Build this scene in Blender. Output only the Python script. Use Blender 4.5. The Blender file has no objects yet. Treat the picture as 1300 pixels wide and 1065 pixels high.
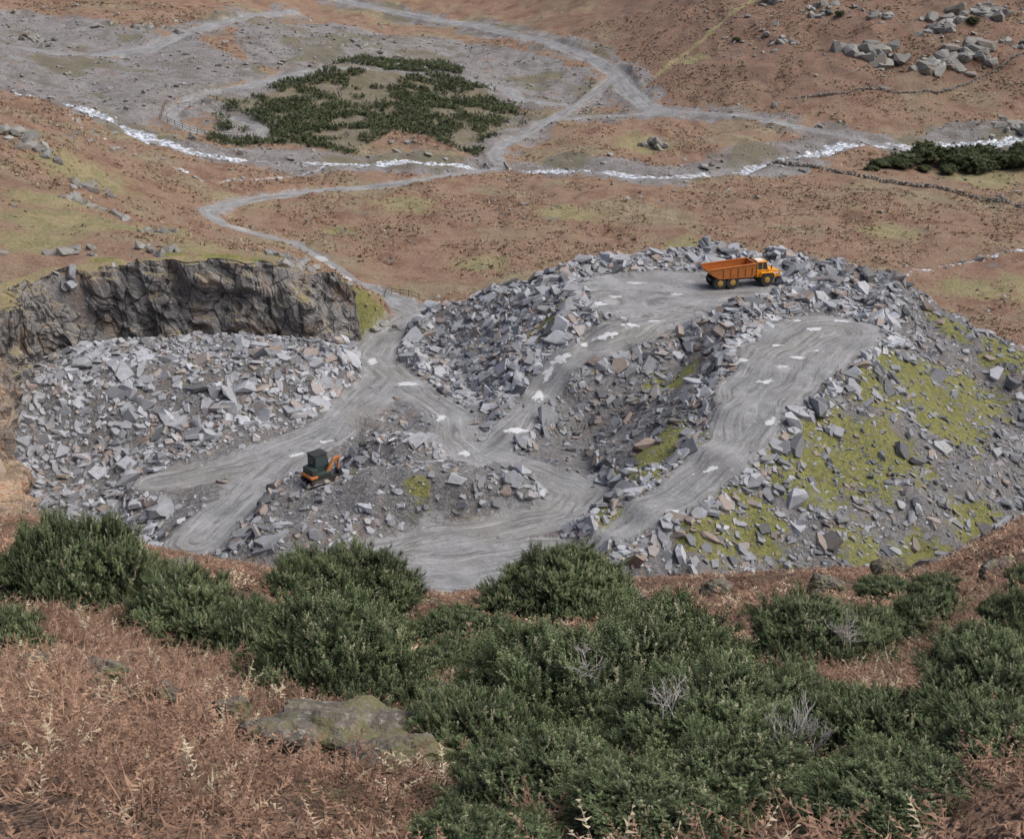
import bpy, numpy as np, math, bmesh, random
from mathutils import Vector, Matrix
random.seed(5); rng=np.random.default_rng(7)
# ------------------------------------------------------------------ noise / geometry helpers
def hash2(ix,iy,seed):
    h=(ix.astype(np.int64)*374761393+iy.astype(np.int64)*668265263+seed*144269504)&0xffffffff
    h=((h^(h>>13))*1274126177)&0xffffffff
    h=h^(h>>16)
    return (h&0xffff)/65535.0
def vn(x,y,s,seed=0):
    x=x/s;y=y/s
    ix=np.floor(x).astype(np.int64);iy=np.floor(y).astype(np.int64)
    fx=x-ix;fy=y-iy
    fx=fx*fx*(3-2*fx);fy=fy*fy*(3-2*fy)
    a=hash2(ix,iy,seed);b=hash2(ix+1,iy,seed);c=hash2(ix,iy+1,seed);d=hash2(ix+1,iy+1,seed)
    return ((a+(b-a)*fx)*(1-fy)+(c+(d-c)*fx)*fy)*2-1
def fbm(x,y,s,o=4,seed=0):
    r=0;a=1;t=0
    for i in range(o):
        r=r+a*vn(x+i*17.3,y-i*9.1,s,seed+i);t+=a;a*=.5;s*=.5
    return r/t
def ss(a,b,x):
    t=np.clip((x-a)/(b-a),0,1);return t*t*(3-2*t)
def tps(pts):
    P=np.array(pts,float);n=len(P);S=100.0
    xy=P[:,:2]/S
    def U(r2): return .5*r2*np.log(r2+1e-9)
    d2=((xy[:,None]-xy[None])**2).sum(-1)
    A=np.zeros((n+3,n+3));A[:n,:n]=U(d2)+np.eye(n)*1e-4
    A[:n,n]=1;A[:n,n+1:]=xy;A[n,:n]=1;A[n+1:,:n]=xy.T
    b=np.zeros(n+3);b[:n]=P[:,2]
    w=np.linalg.solve(A,b)
    def f(X,Y):
        X=X/S;Y=Y/S
        r=w[n]+w[n+1]*X+w[n+2]*Y
        for i in range(n):
            r=r+w[i]*U((X-xy[i,0])**2+(Y-xy[i,1])**2)
        return r
    return f
def sdpoly(X,Y,poly):
    d=np.full(X.shape,1e9);ins=np.zeros(X.shape,bool);n=len(poly)
    for i in range(n):
        ax,ay=poly[i];bx,by=poly[(i+1)%n]
        ex,ey=bx-ax,by-ay
        t=np.clip(((X-ax)*ex+(Y-ay)*ey)/(ex*ex+ey*ey+1e-9),0,1)
        d=np.minimum(d,(X-ax-t*ex)**2+(Y-ay-t*ey)**2)
        c=((ay>Y)!=(by>Y))&(X<(bx-ax)*(Y-ay)/((by-ay) if by!=ay else 1e-9)+ax)
        ins^=c
    d=np.sqrt(d)
    return np.where(ins,-d,d)
def sdline(X,Y,pts,w=None):
    best=np.full(X.shape,1e9);zz=np.zeros(X.shape)
    for a,b in zip(pts[:-1],pts[1:]):
        ex,ey=b[0]-a[0],b[1]-a[1]
        t=np.clip(((X-a[0])*ex+(Y-a[1])*ey)/(ex*ex+ey*ey+1e-9),0,1)
        d=np.sqrt((X-a[0]-t*ex)**2+(Y-a[1]-t*ey)**2)
        m=d<best
        best=np.where(m,d,best)
        if len(a)>2: zz=np.where(m,a[2]+(b[2]-a[2])*t,zz)
    return best,zz
# ------------------------------------------------------------------ survey data (metres)
NAT=[(-60,172,13),(-40,173,12.3),(-32,176,11),(-25,176,8.5),(-18.6,180,4.5),(-12.6,182,1.5),(-66,152,13.5),(-60,160,13),(-56,129,7),(-60,137,10),(-63,146,12),(-70,138,13),(-48,114,3),
(-70,190,14),(-60,198,12),(-60,215,8),(-52,202,7),(-41,205,5),(-31,205,3),(-22,203,-1),(-27,209,0),(-50,244,1),(-67,245,8),(-79,238,14),(-88,241,17),(-110,200,22),
(-7,236,-2),(35,252,-3),(76,244,-4),(76,205,-6),(65,230,-5),(60,190,-6),(90,160,-9),(0,200,-2),(25,215,-4),(20,150,-3),(45,140,-7),(42,128,-8),(52,141,-7),(0,130,0),(-10,110,0),(20,115,-4),
(-2,299,-3),(-48,286,1),(-73,286,5),(-99,306,10),(-110,308,12),(33,296,-3.5),(62,316,-3.5),(75,320,-3.5),(110,325,-4),
(38,348,0),(77,325,-3),(84,358,6.5),(118,385,14.4),(140,405,20.6),(52,378,7.5),(58,423,19),(9,345,-1),(27,383,3),(-13,465,7),(-64,494,12),
(-28,348,4),(-61,327,4),(-83,346,8),(-110,374,12),(-73,391,12),(-142,411,20),(-104,432,18),
(0,600,60),(200,600,120),(-200,600,60),(400,500,150),(-400,500,100),(0,1000,180),(600,1000,300),(-600,1000,250),(300,300,40),(-200,250,50),(-150,170,25),(150,200,-8),(250,150,-10),(100,100,-12)]
FLO=[(0,140,0),(-10,125,0),(-10,108,0),(-20,145,-.5),(-40,135,-3),(-38,122,-4),(-25,130,-1),(-30,123,-1.2),(8,128,0),(-8,160,0),(-15,180,0),(-20,200,-1),(-52,150,-1),(-50,165,0),(0,190,-1),(20,190,-3),(50,180,-6),(60,150,-7),(42,128,-8),(20,118,-4),(6,115,0),(52,141,-7),(-36,135,-1),(12,140,-1),(-45,115,-4),(30,108,-6),(70,120,-9)]
natf=tps(NAT);flof=tps(FLO)
CLIFF=[(-45,106),(-46.5,116),(-49,123),(-53,129),(-56.5,137),(-58.5,147),(-59,155),(-55,163),(-48,167.5),(-38,169.5),(-28,172),(-21,178.5)]
QP=CLIFF+[(-17,184),(-8,192),(10,200),(50,195),(75,175),(85,140),(78,112),(25,96),(-10,98),(-35,100)]
TOE=[(7,112.5),(18,110),(28,110.5),(36,113.5),(44,119),(52,129),(60,140),(40,150),(20,140),(10,118)]
PLAT=[(5,179),(11.6,185),(27,193),(38,188),(50,174),(48,163),(44,158),(30,156),(24,156),(20,160),(12,159),(9,163)]
PFLOOR=[(8.5,175),(11,180.5),(19,182),(26,180.5),(34,177.5),(33,171),(27,166.5),(22,162.5),(16,159.5),(11.5,162.5),(9.5,168)]
TONGUE=[(6.4,114.7,.8,2.5),(15.5,121,3.2,3.4),(22.2,129,5.2,4.2),(25.7,137.7,6.8,5.5),(31.5,149,7.6,7),(36.6,156,7.9,7.5)]
RAMP=[(-3.4,139,0,2.5),(0,144.4,.5,2.5),(3.6,152.6,2,2.5),(8.3,156.3,4.5,2.3),(14.7,158,6.5,2.5),(20.7,162.6,7.8,3)]
HEAPS=[ (.6,[(-60,152,3.2,4),(-54,155,3.5,4),(-45,158,4.5,5),(-35,159,4.5,5),(-26,160,4,5),(-20,163,3.5,3)]),
 (.62,[(-11,178,1.5,1),(-9.7,180,3,1),(-1.1,179,6,1.5),(5.1,177,8,2)]),
 (.62,[(5,178,8.3,1),(8,165,8.3,1),(8,160,7.3,.5)]),
 (.7,RAMP),(.6,TONGUE),
 (.5,[(48.7,168.5,7.5,2),(55,165,5,2),(61.5,158,3,2),(65,151.5,0,1)]),
 (.5,[(-19.4,127,1.6,3),(-12,126,3.5,2),(-6,126,4,2),(-1,128,2.5,1.5)]),
 (.6,[(-11,137,3.2,.6),(-10,133,2,1)]),(.4,[(-20,119,1.2,2),(-12,122,2,2)]),
 (.5,[(-27.6,127.7,.3,.5),(-25.3,134,.7,.5)])]
SS_T=[-1,-.373,-.28,-.08,.093,.217,.33,.40,1]
SS_S=[.46,.475,.50,.54,.528,.52,.515,.47,.44]
QROADS=[(2.8,[(-22,203,-1),(-17,195,-.6),(-13,188,-.2),(-16.6,178,0),(-18,170.5,0),(-14.3,162,0),(-10.1,155.3,0),(-6.7,149.2,0),(-6,143,0),(-3.3,137.5,0),(2.4,133.9,0),(6.7,129,0),(4.9,124,0),(0,121.4,0),(-6.6,119,0),(-12.2,116,0),(-7.7,113,0),(-9,106,0)]),
 (5,[(-11,112,0),(-4,111,0),(3,113.5,.2)]),
 (3.0,[(-15,161,0),(-18.4,150,0),(-20,146,0),(-24,138,-.5),(-27.5,129,-1),(-30,121,-1.3)]),
 (2.5,[(-18.4,150,0),(-22,144.5,-.3),(-29,137.5,-.7),(-37,134,-1.2)]),
 (3.5,[(-13,189,-.2),(-6,189,0)])]
VROADS=[(1.7,[(-22,203),(-26,210),(-31,218),(-36,226),(-44,229),(-49,231),(-52,238),(-50,249),(-45,258),(-37,267),(-23,277),(-11,288),(-2,298),(-4,308),(-2,317),(3,327),(7,338),(12,348)]),
 (2.0,[(7,338),(17,346),(27,346),(38,348)]),(1.2,[(38,348),(53,342),(66,334),(78,327),(88,322)]),
 (2.6,[(38,347),(33,353),(30,367),(28,385),(20,403),(7,426),(-12,465),(-39,484),(-64,498)]),
 (1.6,[(12,348),(19,365),(27,382)]),
 (2.0,[(13,358),(2,360),(-2,372),(-18,377),(-30,373),(-46,368),(-59,351),(-72,333)]),
 (1.6,[(-72,333),(-75,320),(-74,309),(-66,301),(-55,305),(-55,313),(-69,322)]),
 (2.5,[(-150,352),(-128,360),(-109,363),(-93,375),(-79,415),(-70,470)])]
STREAM=[(-150,322),(-112,309),(-99,306),(-86,301),(-80,295),(-73,286),(-63,281),(-55,284),(-48,286),(-34,291),(-21,298),(-11.6,299),(-2,298),(8,300),(18,297),(32,293),(46.6,299),(57,310),(72,320),(115,328),(180,335)]
STREAM2=[(-90,288),(-76,268),(-65,262),(-56,257),(-48,265),(-42,275),(-36,289)]
BROOK=[(60,221),(67.7,224.7),(74,229),(84,235),(105,240)]
SPOIL1=[(-150,400),(-134,400),(-108,398),(-83,385),(-60,358),(-73,328),(-77,293),(-86,303),(-101,312),(-112,318),(-160,325)]
SPOIL2=[(-80,415),(-57,450),(-21,450),(-2,420),(22,390),(22,365),(10,360),(-18,374),(-46,372),(-66,358)]
GORSE=[(-69,334),(-48,368),(-34,396),(-17,396),(-6,370),(2,350),(3,320),(-8,306),(-26,320),(-36,298),(-50,301),(-62,290),(-64,312)]
PATH=[(33,368),(42.6,385),(55,400),(69,419),(80,450)]
PUD=[(-12.5,160,1.2,.7),(.5,144,1.2,.7),(3.0,151,.6,1.1),(5.6,155,.9,.5),(11,157.5,1.3,.4),(8.5,157,.5,.4),(14,159,.9,.4),(4,154,.4,.7),(10.5,167,.9,.7),(13,170,.8,.4),
 (24.5,147,1.2,.6),(29,145,.8,.4),(31.5,148,.9,.4),(35,157,1.0,.45),(30,152,.6,.3),(15,118,.8,.35),(19,125,.9,.3),(-23,139.5,1.3,.4),(-20,143,.8,.4),(-30,216,1,2.4),(-25,206,.9,1.6),(-28,211,.8,1.2),(-17.5,168,.5,1.0),(39,160,.9,.4),(26,132,.5,.35),
 (-45,230,2,.6),(75,213,1.5,1),(81,224,1,.7),(69,240,1,.8),(22,142,.6,.5),(17,160.5,.8,.4),(-8,149,.5,.8),(-5,139,.6,.5),(20.5,171,.7,.4),(16,176,1,.4),(34,150,.6,.3),(27,142,.8,.4),(33.5,160,.5,.3)]
MOSS=[(18,116,3.6),(22,119,4.5),(28,126,6),(34,131,7),(39,133,5),(44,148,5),(52,152,6),(54,166,4.5),(47,143,6),(60,160,5),(16,132,5),(12,128,4),(8,121,3),(17,150,3.2),(22,137,2.5),(3.6,162,3),(7,166,2),(-20,181,6),(-17,132,2.5),(38,142,5),(-36,172,4),(-9,109,2),(10,118,3),(20,152,2),(26,113,3),(48,127,6),(-32,174,2.5),(-50,169,2),(40,120,5),(33,118,4),(-9,123,1.6),(-42,171,3)]
GREEN=[(67,248,7),(-50,206,9),(30,322,9),(-60,188,10),(73,217,7),(-66,200,8),(46,114,8),(-70,230,10),(48,384,5),(62,125,14),(85,215,12),(-30,182,6),(-40,178,7),(-60,176,7),(100,300,12),(-20,260,9),(30,235,6),(-30,240,5),(-50,192,8),(10,255,9),(-5,222,6)]
def heapz(X,Y):
    h=7.8-.62*np.maximum(0,sdpoly(X,Y,PLAT))
    for k,pl in HEAPS:
        for a,b in zip(pl[:-1],pl[1:]):
            ex,ey=b[0]-a[0],b[1]-a[1]
            t=np.clip(((X-a[0])*ex+(Y-a[1])*ey)/(ex*ex+ey*ey),0,1)
            d=np.sqrt((X-a[0]-t*ex)**2+(Y-a[1]-t*ey)**2)
            h=np.maximum(h,a[2]+(b[2]-a[2])*t-k*np.maximum(0,d-(a[3]+(b[3]-a[3])*t)))
    return h
def nearz(X,Y):
    t=X/np.maximum(Y,6)
    return 58.3-np.interp(t,SS_T,SS_S)*Y
def fields(X,Y):
    X=np.asarray(X,float);Y=np.asarray(Y,float)
    n=natf(X,Y);f=flof(X,Y)
    sd=sdpoly(X,Y,QP)
    wd=.5+11*ss(-16,2,X)+6*ss(112,100,Y)
    w=ss(0,1,-sd/wd)
    z=n*(1-w)+f*w
    nr=nearz(X,Y)
    isnear=ss(-1,1.5,nr-z)
    z=np.maximum(z,nr)
    hz=heapz(X+.9*vn(X,Y,3.1,3)+1.2*vn(X,Y,8,6),Y+.9*vn(X,Y,3.3,4)+1.2*vn(X,Y,8,7))
    onheap=ss(-.3,.5,hz-z)
    z=np.maximum(z,hz)
    toe=ss(1.2,-1.2,sdpoly(X,Y,TOE)+1.2*vn(X,Y,4,19))
    isnear=isnear*(1-toe)*(1-onheap)
    rd=np.full(X.shape,99.);lat=np.full(X.shape,9.)
    def add(dd,ww):
        nonlocal rd,lat
        m=(dd-ww)<rd
        rd=np.where(m,dd-ww,rd);lat=np.where(m,dd,lat)
    for wq,pl in QROADS:
        d,zz=sdline(X,Y,pl)
        k=ss(wq+1.6,wq*.8,d)
        z=z*(1-k)+zz*k
        add(d+.45*vn(X,Y,3.7,22)+.35*vn(X,Y,9,23),wq)
    for wq,pl in VROADS:
        d,_=sdline(X,Y,pl);add(d,wq+.35*vn(X,Y,9,24))
    for pl in (RAMP,TONGUE):
        for a,b in zip(pl[:-1],pl[1:]):
            ex,ey=b[0]-a[0],b[1]-a[1]
            t=np.clip(((X-a[0])*ex+(Y-a[1])*ey)/(ex*ex+ey*ey),0,1)
            d=np.sqrt((X-a[0]-t*ex)**2+(Y-a[1]-t*ey)**2)
            add(d+.5*vn(X,Y,3.7,22)+.3*vn(X,Y,9,23),(a[3]+(b[3]-a[3])*t)-(.2 if pl is RAMP else .9))
    pd=sdpoly(X,Y,PFLOOR)+.9*vn(X,Y,4,9)
    m=pd<rd;rd=np.where(m,pd,rd);lat=np.where(m,3+1.5*vn(X,Y,6,8),lat)
    pl_=ss(1,-1,sdpoly(X,Y,PLAT))*ss(.3,2.2,rd)
    z=z+pl_*(.35+.9*ss(-.5,.6,vn(X,Y,3.0,5)))
    st,_=sdline(X,Y,STREAM);st2,_=sdline(X,Y,STREAM2);bk,_=sdline(X,Y,BROOK);pa,_=sdline(X,Y,PATH)
    st=st+1.1*vn(X,Y,6,31)+.6*vn(X,Y,2.5,32)
    stream=np.minimum(np.minimum(st-1.45-1.5*ss(-50,-85,X)-.4*ss(25,45,X),st2-.2),bk-.3)
    z=z-1.0*ss(5,1,st)*(1-ss(1.2,0,rd))
    q=np.maximum(ss(.5,-.5,sd),toe)
    roadm=ss(1.0,-.4,rd)
    far=ss(200,330,Y)
    crag=ss(55,85,X)*ss(345,365,Y)
    nz=(1-roadm)*( (1-q)*(1-isnear)*( .9*fbm(X,Y,16,4,11)*(1+1.6*far+1.2*crag)+.22*vn(X,Y,2.2,12)+ .45*np.abs(vn(X,Y,5,13)))
      + q*(1-isnear)*(.42*fbm(X,Y,2.4,3,14)+.45*fbm(X,Y,7,2,15))
      + isnear*(.22*fbm(X,Y,2.6,3,16)+ .9*fbm(X,Y,11,2,17)*ss(14,50,Y)*ss(130,80,Y)) )
    z=z+nz+roadm*.07*vn(X,Y,1.6,21)-.07*roadm*ss(.5,.2,np.abs(lat-1.0))
    pu=np.full(X.shape,9.)
    for px,py,a,b in PUD:
        r=np.sqrt(((X-px)/a)**2+((Y-py)/b)**2)
        pu=np.minimum(pu,(r-1)*min(a,b))
    moss=np.zeros(X.shape)
    for mx,my,r in MOSS:
        moss=np.maximum(moss,ss(r*1.25,r*.35,np.hypot(X-mx,Y-my)))
    gr=ss(1.6,.3,pa)
    for mx,my,r in GREEN:
        gr=np.maximum(gr,ss(r*1.3,r*.2,np.hypot(X-mx,Y-my)))
    sp=np.maximum(ss(3,-5,sdpoly(X,Y,SPOIL1)),ss(3,-5,sdpoly(X,Y,SPOIL2)))
    sp=np.maximum(sp,ss(12,5,st+5*vn(X,Y,15,33)))
    sp=np.maximum(sp,ss(8,2,np.where(Y>300,rd,9)+2*vn(X,Y,9,34))*.7)
    sp=np.maximum(sp,1.2*ss(11,7,np.hypot(X+58,(Y-130)*.8)))
    sp=np.maximum(sp,.9*ss(2.6,1.0,np.abs(sd)+.8*vn(X,Y,4,35))*ss(-24,-34,X)*ss(172,160,Y-0*X))
    gor=ss(2,-3,sdpoly(X,Y,GORSE))
    return dict(z=z,road=rd,lat=np.clip(lat,0,9),stream=stream,quarry=q*(1-isnear),heap=onheap,moss=moss,green=gr,spoil=sp,gorse=gor,pud=pu,near=isnear,plat=pl_,toe=toe)
def height(X,Y): return fields(X,Y)['z']
def H(x,y): return float(height(np.array([x],float),np.array([y],float))[0])
# ------------------------------------------------------------------ node helpers
class NT:
    def __init__(s,name):
        s.m=bpy.data.materials.new(name);s.m.use_nodes=True;s.t=s.m.node_tree
        s.b=s.t.nodes["Principled BSDF"];s.co=s.t.nodes.new("ShaderNodeTexCoord").outputs["Object"]
        s.b.inputs["Roughness"].default_value=.85
    def L(s,a,b):
        if isinstance(a,bpy.types.NodeSocket): s.t.links.new(a,b)
        elif isinstance(a,(tuple,list)): b.default_value=(a[0],a[1],a[2],1) if len(b.default_value)==4 else a
        else: b.default_value=a
    def noise(s,sc,det=4,rough=.55,dist=0,vec=None):
        n=s.t.nodes.new("ShaderNodeTexNoise");s.L(vec or s.co,n.inputs["Vector"])
        n.inputs["Scale"].default_value=sc;n.inputs["Detail"].default_value=det;n.inputs["Roughness"].default_value=rough;n.inputs["Distortion"].default_value=dist
        return n.outputs["Fac"]
    def vor(s,sc,out="Distance",vec=None,feat='F1'):
        n=s.t.nodes.new("ShaderNodeTexVoronoi");n.feature=feat;s.L(vec or s.co,n.inputs["Vector"]);n.inputs["Scale"].default_value=sc
        return n.outputs[out]
    def scalev(s,v):
        n=s.t.nodes.new("ShaderNodeMapping");s.L(s.co,n.inputs["Vector"]);n.inputs["Scale"].default_value=v;return n.outputs[0]
    def comb(s,x,y,z):
        n=s.t.nodes.new("ShaderNodeCombineXYZ");s.L(x,n.inputs[0]);s.L(y,n.inputs[1]);s.L(z,n.inputs[2]);return n.outputs[0]
    def attr(s,n,o="Fac"):
        a=s.t.nodes.new("ShaderNodeAttribute");a.attribute_name=n;return a.outputs[o]
    def mr(s,x,a,b,c=0.,d=1.,smooth=True):
        n=s.t.nodes.new("ShaderNodeMapRange");n.interpolation_type='SMOOTHSTEP' if smooth else 'LINEAR'
        s.L(x,n.inputs[0]);
        for i,v in enumerate((a,b,c,d)): n.inputs[1+i].default_value=v
        return n.outputs[0]
    def ma(s,op,a,b=0.,clamp=False):
        n=s.t.nodes.new("ShaderNodeMath");n.operation=op;n.use_clamp=clamp;s.L(a,n.inputs[0]);s.L(b,n.inputs[1]);return n.outputs[0]
    def mix(s,f,a,b,mode='MIX'):
        n=s.t.nodes.new("ShaderNodeMix");n.data_type='RGBA';n.blend_type=mode
        s.L(f,n.inputs[0]);s.L(a,n.inputs[6]);s.L(b,n.inputs[7]);return n.outputs[2]
    def bump(s,h,st=.5,d=.1,prev=None):
        n=s.t.nodes.new("ShaderNodeBump");s.L(h,n.inputs["Height"]);s.L(st,n.inputs["Strength"]);n.inputs["Distance"].default_value=d
        if prev: s.L(prev,n.inputs["Normal"])
        return n.outputs[0]
    def out(s,col,rough=None,normal=None):
        s.L(col,s.b.inputs["Base Color"])
        if rough is not None: s.L(rough,s.b.inputs["Roughness"])
        if normal is not None: s.L(normal,s.b.inputs["Normal"])
        return s.m
def terrain_mat():
    t=NT("terrain_ground")
    pos=t.t.nodes.new("ShaderNodeSeparateXYZ");t.L(t.co,pos.inputs[0])
    big=t.noise(.045,4,.6);mid=t.noise(.32,5,.7);fine=t.noise(1.9,4,.75);vf=t.noise(8,2,.7);pat=t.noise(.13,5,.65)
    br=t.mix(t.mr(mid,.38,.62),(.30,.187,.125),(.36,.255,.175))
    br=t.mix(t.mr(pat,.5,.62),br,(.24,.135,.088))
    br=t.mix(t.mr(big,.5,.62),br,t.mix(t.mr(mid,.4,.6),(.36,.31,.20),(.27,.215,.135)))
    fh=t.ma('MULTIPLY',t.mr(pos.outputs[1],330,365),t.mr(pos.outputs[0],-10,40))
    br=t.mix(t.ma('MULTIPLY',fh,t.mr(pat,.36,.58,.35,.95)),br,t.mix(t.mr(mid,.38,.62),(.255,.152,.107),(.20,.132,.095)))
    br=t.mix(t.mr(fine,.52,.68),br,(.155,.095,.065))
    tuft=t.vor(.9);br=t.mix(t.mr(tuft,.2,.02,0,.5),br,(.44,.37,.26))
    gs=t.mix(t.mr(mid,.38,.62),(.40,.34,.19),(.28,.26,.125));gs=t.mix(t.mr(fine,.52,.68),gs,(.18,.15,.08))
    gm=t.mr(t.ma('ADD',t.attr("green"),t.ma('MULTIPLY',t.ma('SUBTRACT',mid,.5),2.6)),.3,.8)
    c=t.mix(gm,br,gs)
    c=t.mix(t.mr(t.attr("gorse"),.2,.9),c,t.mix(t.mr(mid,.4,.6),(.24,.21,.16),(.19,.175,.105)))
    sp=t.mix(t.mr(mid,.38,.62),(.21,.195,.19),(.30,.288,.285));sp=t.mix(t.mr(fine,.5,.66),sp,(.39,.385,.38))
    sp=t.mix(t.mr(big,.52,.6),sp,(.20,.185,.13));sp=t.mix(t.mr(pat,.53,.62,0,.6),sp,(.17,.145,.12))
    c=t.mix(t.mr(t.ma('ADD',t.attr("spoil"),t.ma('MULTIPLY',t.ma('SUBTRACT',pat,.5),3)),.35,.65),c,sp)
    nb=t.mix(t.mr(fine,.38,.62),(.085,.054,.038),(.24,.15,.098));nb=t.mix(t.mr(mid,.52,.66),nb,(.11,.12,.045))
    c=t.mix(t.attr("near"),c,nb)
    v2=t.vor(3.0,"Color");sepn=t.t.nodes.new("ShaderNodeSeparateColor");t.L(v2,sepn.inputs[0])
    qg=t.mix(sepn.outputs[0],(.105,.106,.11),(.32,.325,.335));qg=t.mix(t.mr(vf,.35,.7),qg,(.21,.203,.197))
    qg=t.mix(t.mr(pat,.50,.64,0,.6),qg,(.255,.222,.19))
    c=t.mix(t.attr("quarry"),c,qg)
    mo=t.mix(t.mr(fine,.38,.62),(.29,.30,.075),(.16,.17,.05));mo=t.mix(t.mr(vf,.5,.75),mo,(.32,.28,.13))
    c=t.mix(t.mr(t.ma('ADD',t.attr("moss"),t.ma('MULTIPLY',t.ma('SUBTRACT',t.noise(.5,4,.75),.5),3.2)),.4,.7,0,.92),c,mo)
    sd=t.ma('ADD',t.attr("stream"),t.ma('MULTIPLY',t.ma('SUBTRACT',t.noise(.6,4,.75),.5),5.2))
    sm=t.mr(sd,.15,-.35)
    c=t.mix(sm,c,t.mix(t.mr(t.noise(1.1,3,.7),.44,.56),(.24,.27,.30),(.70,.74,.78)))
    lat=t.attr("lat");rdn=t.ma('ADD',t.attr("road"),t.ma('MULTIPLY',t.ma('SUBTRACT',t.noise(.8,4,.8),.5),3.6))
    rm=t.mr(rdn,.5,-.5)
    rc=t.mix(t.mr(mid,.36,.64),(.195,.203,.208),(.31,.318,.323))
    rc=t.mix(t.mr(pat,.45,.62,0,.6),rc,(.21,.203,.19))
    rc=t.mix(t.mr(vf,.42,.7,0,.6),rc,(.135,.138,.14));rc=t.mix(t.mr(fine,.52,.7,0,.5),rc,(.41,.42,.425))
    px=t.ma('MULTIPLY',pos.outputs[0],.09);py=t.ma('MULTIPLY',pos.outputs[1],.09)
    wob=t.ma('ADD',t.ma('MULTIPLY',lat,1.5),t.ma('MULTIPLY',pat,2.0))
    sk=t.noise(1.6,3,.7,0,t.comb(wob,px,py))
    rc=t.mix(t.mr(sk,.54,.68,0,.5),rc,(.41,.418,.422));rc=t.mix(t.mr(sk,.47,.36,0,.75),rc,(.115,.116,.116))
    c=t.mix(rm,c,rc)
    pm=t.ma('MULTIPLY',t.mr(t.ma('ADD',t.attr("pud"),t.ma('MULTIPLY',t.ma('SUBTRACT',t.noise(1.4,3),.5),1.5)),.10,-.08),t.mr(t.attr("road"),1.5,.5))
    c=t.mix(pm,c,(.62,.64,.65))  # milky puddle water; the bright sky reflection is also painted into this pale colour
    wet=t.ma('MAXIMUM',pm,sm)
    rough=t.mr(wet,0,1,.9,.12)
    h=t.ma('ADD',t.ma('MULTIPLY',fine,.7),t.ma('MULTIPLY',vf,.3))
    st=t.ma('ADD',t.ma('MULTIPLY',t.ma('SUBTRACT',1.,t.ma('MAXIMUM',rm,wet)),.75),t.ma('MULTIPLY',t.ma('SUBTRACT',1.,wet),.25))
    return t.out(c,rough,t.bump(h,st,.8))
MT=terrain_mat()
def rock_mat(name,c1,c2,c3,moss=0.0):
    t=NT(name);a=t.attr("col");n=t.noise(1.6,4,.65);f=t.noise(7,3,.7)
    c=t.mix(a,c1,c2);c=t.mix(t.mr(t.attr("hue"),.78,.92,0,.75),c,c3)
    c=t.mix(t.mr(n,.42,.7,0,.3),c,(.10,.10,.105));c=t.mix(t.mr(f,.5,.7,0,.35),c,(.42,.435,.45))
    if moss: c=t.mix(t.mr(t.noise(1.1,3,.7),.54,.64,0,moss),c,(.13,.14,.035))
    return t.out(c,.72,t.bump(f,.5,.08))
MR=rock_mat("slate_rock",(.078,.084,.094),(.43,.452,.49),(.30,.225,.175),.25)
MRL=rock_mat("lichen_rock",(.17,.165,.155),(.34,.34,.325),(.21,.18,.15),.6)
MRO=rock_mat("iron_stained_rock",(.20,.13,.075),(.48,.40,.32),(.44,.23,.09),0)
def leaf_mat(name,dark,light,third):
    t=NT(name);a=t.attr("col");c=t.mix(a,dark,light);c=t.mix(t.mr(t.attr("hue"),.9,.93,0,1),c,third)
    t.b.inputs["Roughness"].default_value=.65;t.b.inputs["Specular IOR Level"].default_value=.25
    return t.out(c)
MJ=leaf_mat("juniper_needles",(.022,.033,.016),(.275,.35,.165),(.35,.35,.22))
MG=leaf_mat("gorse_foliage",(.035,.048,.022),(.14,.175,.075),(.19,.20,.10))
MB=leaf_mat("bracken_dead",(.09,.05,.034),(.41,.26,.175),(.47,.40,.28))
MV=leaf_mat("dry_moor_grass",(.16,.098,.064),(.42,.32,.22),(.41,.36,.23))
MW=leaf_mat("grey_twigs",(.24,.22,.2),(.58,.56,.53),(.3,.27,.25))
def flat(name,c,r=.6,metal=0,dirt=.35,dc=(.12,.10,.085)):
    t=NT(name);n=t.noise(2.2,5,.7);t.b.inputs["Metallic"].default_value=metal
    return t.out(t.mix(t.mr(n,.45,.75,0,dirt),c,dc),r)
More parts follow.
